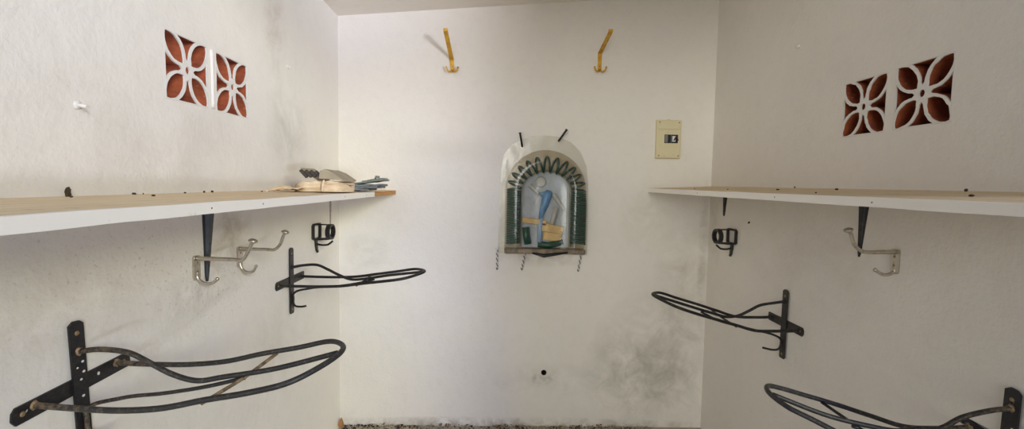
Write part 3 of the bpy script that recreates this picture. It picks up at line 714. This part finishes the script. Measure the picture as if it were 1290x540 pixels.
def wall_nail(a, b, label):
    a = V(*a); b = V(*b); mb = MB(); mb.tube([a, a.lerp(b, .5), b], .0062, 8); d = (b-a).normalized()
    mb.lathe([(.0085, 0), (.0085, .003)], b - d*.001, d, 10)
    tag(mb.build('nail', M['ink'], None, a), label, 'nail', 'nails holding the plastic pack')
wall_nail((.122, YB-.007, .228), (.1055, YB-.045, .303), 'black nail over the top left shoulder of the arched plastic pack')
wall_nail((.337, YB-.007, .264), (.3795, YB-.045, .328), 'black nail over the top right shoulder of the arched plastic pack')
def wire_tie(x, z0, x1, z1, label):
    a = V(x, YB-.010, z0); b = V(x1, YB-.006, z1); mb = MB(); nn = 26
    for ph in (0, pi):
        mb.tube([a.lerp(b, i/nn) + V(cos(ph + i*.95)*.0038, sin(ph + i*.95)*.003 , 0) for i in range(nn+1)], .0034, 6, mat=0 if ph == 0 else 1)
    mb.blob(a + V(0, -.004, .004), (.012, .008, .012), None, .4, 2, 7, mat=0); mb.blob(b, (.007, .006, .009), None, .4, 2, 6, mat=1)
    tag(mb.build('wire_tie', [M['whitep'], M['wire']], None, a), label, 'wire tie', 'wire ties under the plastic pack')
wire_tie(-.018, -.385, -.016, -.505, 'twisted wire tie hanging under the left end of the plastic pack')
wire_tie(.153, -.405, .134, -.505, 'twisted wire tie hanging under the plastic pack, the middle of three')
wire_tie(.495, -.395, .477, -.51, 'twisted wire tie hanging under the right end of the plastic pack')

# ------------------------------------------------------------------ old nails and lumps in the plaster
def stub(side, y, z, r, ln, mat, label, dz=-.004):
    X = XL if side < 0 else XR; s = -side; a = V(X, y, z); mb = MB()
    mb.tube([a, a + V(s*ln*.6, 0, dz*.5), a + V(s*ln, 0, dz)], [r, r*.9, r*.8], 8); mb.blob(a + V(s*.001, 0, 0), (.004, r*2, r*2), None, .4, 2, 6)
    tag(mb.build('nail', M[mat], None, a), label, 'nail')
stub(-1, 1.102, .163, .005, .022, 'paint', 'paint-covered nail stub on the left wall, left of the vent blocks')
stub(-1, 2.163, .509, .004, .014, 'paint', 'paint-covered nail stub high on the left wall, right of the vent blocks')
stub(1, 2.037, .619, .005, .008, 'paint', 'paint-covered nail stub high on the right wall, left of the vent blocks')
stub(1, 2.364, -.17, .0028, .008, 'ink', 'tiny dark nail in the right wall, beside the bridle bracket')

# ------------------------------------------------------------------ things on the left shelf
def sheet(mb, o, u, v, w, n, amp, seed, f=7, mat=0, th=.0025, nu=22, nv=10):
    """crumpled sheet with thickness"""
    o, u, v, n = Vector(o), Vector(u), Vector(v), Vector(n).normalized()
    vs = []
    for lay in (0, 1):
        for i in range(nu+1):
            for j in range(nv+1):
                a, b = i/nu - .5, j/nv - .5
                q = noise.noise(V(a*f + seed, b*f*.6, seed*1.7))*amp + noise.noise(V(a*f*2.7, b*f*2 + seed, 3))*amp*.4
                e = .06*noise.noise(V(a*5 + seed*2, b*5, 9))
                vs.append(o + u*(a*(1+e)) + v*(b*(1+e)) + n*(q + lay*th))
    m = nv + 1; L = (nu+1)*m
    fs = []
    for i in range(nu):
        for j in range(nv):
            k = i*m + j; fs += [(k, k+m, k+m+1, k+1), (L+k, L+k+1, L+k+m+1, L+k+m)]
    for i in range(nu):
        for j in (0, nv): k = i*m+j; fs.append((k, k+m, L+k+m, L+k))
    for j in range(nv):
        for i in (0, nu): k = i*m+j; fs.append((k, k+1, L+k+1, L+k))
    mb.add(vs, fs, mat, True)
def bundle(mb, c, a, b, h, seed, nu=120, nv=44):
    """soft flattened roll with long creases; a, b half sizes along x and y, h height"""
    c = Vector(c); vs = []
    per = 4*(b + h/2)
    for i in range(nv+1):
        f = -1 + 2*i/nv; x = a*f
        rr = max(.02, (1 - abs(f)**(7 if f > 0 else 3.2)))**.5
        hh = h*(1 if f > 0 else 1 - .55*f*f)
        for k in range(nu):
            t = k/nu*per; bx, hz = b, h/2
            if t < 2*b: y, z, ny, nz_ = -b + t, -hz, 0, -1
            elif t < 2*b + h: y, z, ny, nz_ = b, -hz + t - 2*b, 1, 0
            elif t < 4*b + h: y, z, ny, nz_ = b - (t - 2*b - h), hz, 0, 1
            else: y, z, ny, nz_ = -b, hz - (t - 4*b - h), -1, 0
            zz_ = (z/hz + 1)/2
            fold = .017*abs(noise.noise(V(x*7 + y*4, zz_*5.5 + .8*noise.noise(V(x*9, 3, seed)), seed))) + .006*noise.noise(V(x*26, zz_*8, y*20 + seed))
            y2 = y*rr - ny*fold*1.6; z2 = zz_*hh*(.55 + .45*rr) + (nz_*(fold - .004) if nz_ > 0 else 0)
            vs.append(c + V(x, y2 + .15*x, max(0, z2)))
    mb.add(vs, [(i*nu+k, i*nu+(k+1)%nu, (i+1)*nu+(k+1)%nu, (i+1)*nu+k) for i in range(nv) for k in range(nu)], 0, True)
    mb.add(vs[:nu], [tuple(reversed(range(nu)))]); mb.add(vs[-nu:], [tuple(range(nu))])
bc = V(-.75, 2.02, zl(-.75, 2.02) + .003); root = thing('paper_sack', 'folded beige paper sack tied with string on the left shelf', 'paper sack', bc)
mb = MB(); bundle(mb, bc, .108, .11, .044, 4); mb.build('folded_paper', M['sack'], root, bc)
mb = MB(); sheet(mb, bc + V(-.09, -.10, .009), V(.10, .02, .010), V(0, .12, 0), 0, V(0,0,1), .006, 5, 6, nu=14, nv=10); mb.build('torn_corner', M['sack'], root, bc)
mb = MB(); mb.tube(crom([bc + V(-.08, -.14, .012), bc + V(-.11, -.15, .016), bc + V(-.135, -.16, .008), bc + V(-.15, -.18, .004), bc + V(-.145, -.2, .003)], 6), [.009]*6 + [.007]*8 + [.004]*11, 7); mb.build('twisted_end', M['sack'], root, bc)
mb = MB(); mb.tube(crom([bc + V(.030, -.112, .002), bc + V(.033, -.116, .03), bc + V(.036, -.106, .048)], 8), .0034, 7)
mb.build('string', M['string'], root, bc)
b2 = bc + V(-.03, -.0, .054); root = thing('slatted_card', 'dark slatted card tilted on top of the folded paper sack', 'slatted card', b2)
R2 = Matrix.Rotation(.62, 3, 'Y')
mb = MB(); mb.box(b2 + V(-.012, .01, .017), (.085, .14, .004), R2, 0); mb.build('card', M['sackdark'], root, b2)
for k in range(4):
    mb = MB(); mb.box(b2 + V(-.030 + k*.019, -.068, .019), (.012, .014, .040 - .004*k), Matrix.Rotation(-.75, 3, 'Y'), 0, .001); mb.build('slat', M['slat'], root, b2)
b3 = bc + V(.055, -.0, .050); mb = MB(); prof = [(-.045, .0), (-.040, .032), (-.022, .037), (.012, .024), (.052, -.004), (.052, -.010), (.02, -.002)]; vs = []; nv_ = 9; q_ = len(prof)
for k in range(nv_ + 1):
    y = -.095 + .17*k/nv_
    for px, pz in prof: vs.append(b3 + V(px + .004*noise.noise(V(px*30, y*20, 1)), y, pz + .003*noise.noise(V(px*30, y*20, 6)) + .004))
mb.add(vs, [(k*q_+j_, k*q_+(j_+1)%q_, (k+1)*q_+(j_+1)%q_, (k+1)*q_+j_) for k in range(nv_) for j_ in range(q_)] + [tuple(range(q_)), tuple(nv_*q_+j_ for j_ in reversed(range(q_)))], 0, False)
tag(mb.build('folded_card', M['sackdark'], None, b3), 'bent khaki card lying over the right end of the folded paper sack', 'card')
b4 = V(-.655, 2.33, zl(-.655, 2.33) + .006); mb = MB()
for i, (dz, ux, sh) in enumerate(((.000, .10, -.03), (.011, .135, -.005), (.020, .12, .012))):
    sheet(mb, b4 + V(sh, 0, dz), V(ux, .02, .004), V(0, .17, 0), 0, V(0,0,1), .0035, i*1.9 + 6, 5, th=.010, nu=18, nv=8)
tag(mb.build('folded_tarp', M['greycloth'], None, b4), 'folded blue-grey tarp at the far end of the left shelf, beneath the green one', 'tarp')
b5 = V(-.635, 2.33, b4.z + .0395); mb = MB()
sheet(mb, b5, V(.135, 0, .020), V(0, .14, 0), 0, V(0,0,1), .003, 11, 5, th=.008, nu=16, nv=8); sheet(mb, b5 + V(.015, 0, .008), V(.10, 0, .016), V(0, .11, 0), 0, V(0,0,1), .003, 13, 5, th=.007, nu=16, nv=8)
mb.tube([b5 + V(.03, -.05, .018), b5 + V(.033, -.055, .028), b5 + V(.05, -.05, .026)], .006, 7)
tag(mb.build('folded_tarp', M['greencloth'], None, b5), 'small grey-green tarp piece lying on top of the blue-grey tarp', 'tarp')

# ------------------------------------------------------------------ crumbs on the shelves
CL = [(-.952, 1.055, .011, .016, 'biggest dark crumb standing against the wall on the left shelf'), (-.924, 1.031, .007, .003, None), (-.955, 1.245, .008, .004, None), (-.95, 1.27, .004, .003, None),
      (-.872, 1.199, .009, .0035, None), (-.94, 1.42, .005, .003, None), (-.94, 1.51, .008, .005, None), (-.945, 1.56, .008, .005, None), (-.892, 1.774, .006, .003, None), (-.904, 1.834, .005, .003, None)]
for i, (x, y, r, hz, lb) in enumerate(CL):
    r *= .62; hz *= .7; mb = MB(); mb.blob((x, y, zl(x, y) + hz*.9), (r*.6, r, hz), Matrix.Rotation(i*1.1, 3, 'Z') if i else None, .4, 2, 6, seed=i)
    tag(mb.build('crumb', M['crumb'], None, (x, y, zl(x, y))), lb or 'small dark crumb of debris lying flat on the left shelf top', 'crumb', None if lb else 'crumbs on the left shelf')
CR = [(1.001, 2.053, .006, .003), (1.076, 1.803, .014, .004), (1.235, 1.95, .006, .006), (.975, 1.433, .006, .003), (1.171, 1.614, .012, .005), (1.24, 1.225, .008, .006), (1.039, 1.013, .010, .004), (.976, 2.35, .006, .003)]
for i, (x, y, r, hz) in enumerate(CR):
    r *= .62; hz *= .7; mb = MB(); mb.blob((x, y, zr_(x, y) + hz*.9), (r*.6, r, hz), None, .4, 2, 6, seed=i + 20)
    tag(mb.build('crumb', M['crumb'], None, (x, y, zr_(x, y))), 'small dark crumb of debris lying flat on the right shelf top', 'crumb', 'crumbs on the right shelf')

# ------------------------------------------------------------------ dirt along the foot of the back wall
mb = MB(); r2 = random.Random(3)
for i in range(1500):
    x = XL + .03 + r2.random()**1.05*(1.90); d = abs(r2.gauss(0, .05)) + .004
    pile = max(.2, .55 + .8*noise.noise(V(x*5, 0, 0))); z = ZF + max(0, (.030 - d*.5))*pile*r2.random()
    sz = .002 + .0055*r2.random()**2
    q = noise.noise(V(x*4, 7, 0)) + r2.uniform(-.5, .5)
    mt = 1 if q > .25 else (0 if q > -.1 else (2 if q > -.35 else 3))
    R_ = Matrix.Rotation(r2.random()*6, 3, 'Z') @ Matrix.Rotation(r2.random()*3, 3, 'X')
    y = min(YB - d, YB - sz*1.3)
    mb.box((x, y, max(z, ZF + sz*.4)), (sz*r2.uniform(.8, 2.4), sz*r2.uniform(.7, 1.4), sz*r2.uniform(.3, 1)), R_, mt)
tag(mb.build('loose_grit', [M['d0'], M['d1'], M['d2'], M['d3']], None, (0, YB - .05, ZF)), 'loose brown and black grit along the foot of the back wall', 'dirt', None, 'stuff')
lf = V(-.945, YB - .03, ZF + .002); mb = MB()
prof = [(-.5, 0), (-.42, .2), (-.2, .34), (.1, .3), (.35, .14), (.5, 0)]
vs = []; fs = []
for k, (t, w) in enumerate(prof):
    for s_ in (-1, 0, 1): vs.append(lf + V(w*s_*.052, -.006 - .012*abs(s_)*w*3, .033 + t*.064)); 
for k in range(len(prof)-1):
    for j in range(2): fs.append((k*3+j, k*3+j+1, k*3+j+4, k*3+j+3))
n0 = len(vs); vs += [p + V(0, .002, 0) for p in vs]; fs += [tuple(i + n0 for i in reversed(f)) for f in fs]
mb.add(vs, fs, 0, True); mb.tube([lf + V(0, -.008, .06), lf + V(.002, -.006, .03), lf + V(.004, -.003, .001)], .002, 6)
tag(mb.build('dry_leaf', M['leaf'], None, lf), 'dry brown leaf standing in the back left corner on the floor', 'leaf')

# ------------------------------------------------------------------ daylight
sc = bpy.context.scene
wd = bpy.data.worlds.new('sky'); sc.world = wd; wd.use_nodes = True
bg = wd.node_tree.nodes['Background']; bg.inputs[0].default_value = (.42, .58, 1.0, 1); bg.inputs[1].default_value = .17
def sun(name, az, el, angle, power, color):
    l = bpy.data.lights.new(name, 'SUN'); l.energy = power; l.color = color; l.angle = math.radians(angle)
    ob = bpy.data.objects.new(name, l); COL.objects.link(ob); ob.location = W((2.5, -2, 1.5))
    a, e = math.radians(az), math.radians(el)          # light arrives from az degrees to the right of straight behind the camera
    d = Vector((-sin(a)*cos(e), cos(a)*cos(e), -sin(e)))
    ob.rotation_euler = d.to_track_quat('-Z', 'Y').to_euler(); return ob
def daylight(name, az, el, angle, rgb):
    p = max(rgb); return sun(name, az, el, angle, p, tuple(c/p for c in rgb))
daylight('left_fill_sun', -14, 5, 30, (1.10, 1.10, 1.0))          # added soft fill from the left, lifts the right side of the room
daylight('yard_bounce_fill', 33, -10, 14, (2.35, 2.25, 2.35))          # added sun lamp below the horizon, standing in for light off the yard
daylight('yard_bounce_fill_far', 38, -10, 14, (1.98, 2.3, 3.0))  # second added lamp from below the horizon, also in place of yard light
daylight('sky_low', 33, 16, 14, (.30, .38, .95))
daylight('sky_low_far', 38, 14, 14, (1.30, 1.28, .55))
daylight('sky_side', 48, 22, 30, (.21, .21, .42))
daylight('sky_high', 52, 40, 30, (.19, .22, .19))

# ------------------------------------------------------------------ camera
Rm = ((0.999570, -0.023029, 0.018143), (0.016648, -0.063537, -0.997841), (0.024132, 0.997714, -0.063126))
cam = bpy.data.cameras.new('camera'); co = bpy.data.objects.new('camera', cam); COL.objects.link(co)
right, down, fwd = [Vector(r) for r in Rm]
mw = Matrix((right, -down, -fwd)).transposed().to_4x4(); mw.translation = W((0, 0, 0)); co.matrix_world = mw
cam.sensor_fit = 'HORIZONTAL'; cam.sensor_width = 36; cam.lens = 591.1485/1290*36; cam.clip_start = .02
sc.camera = co
sc.view_settings.view_transform = 'Standard'; sc.view_settings.look = 'None'; sc.view_settings.gamma = 1
sc.view_settings.use_curve_mapping = False; sc.view_settings.exposure = 0.0
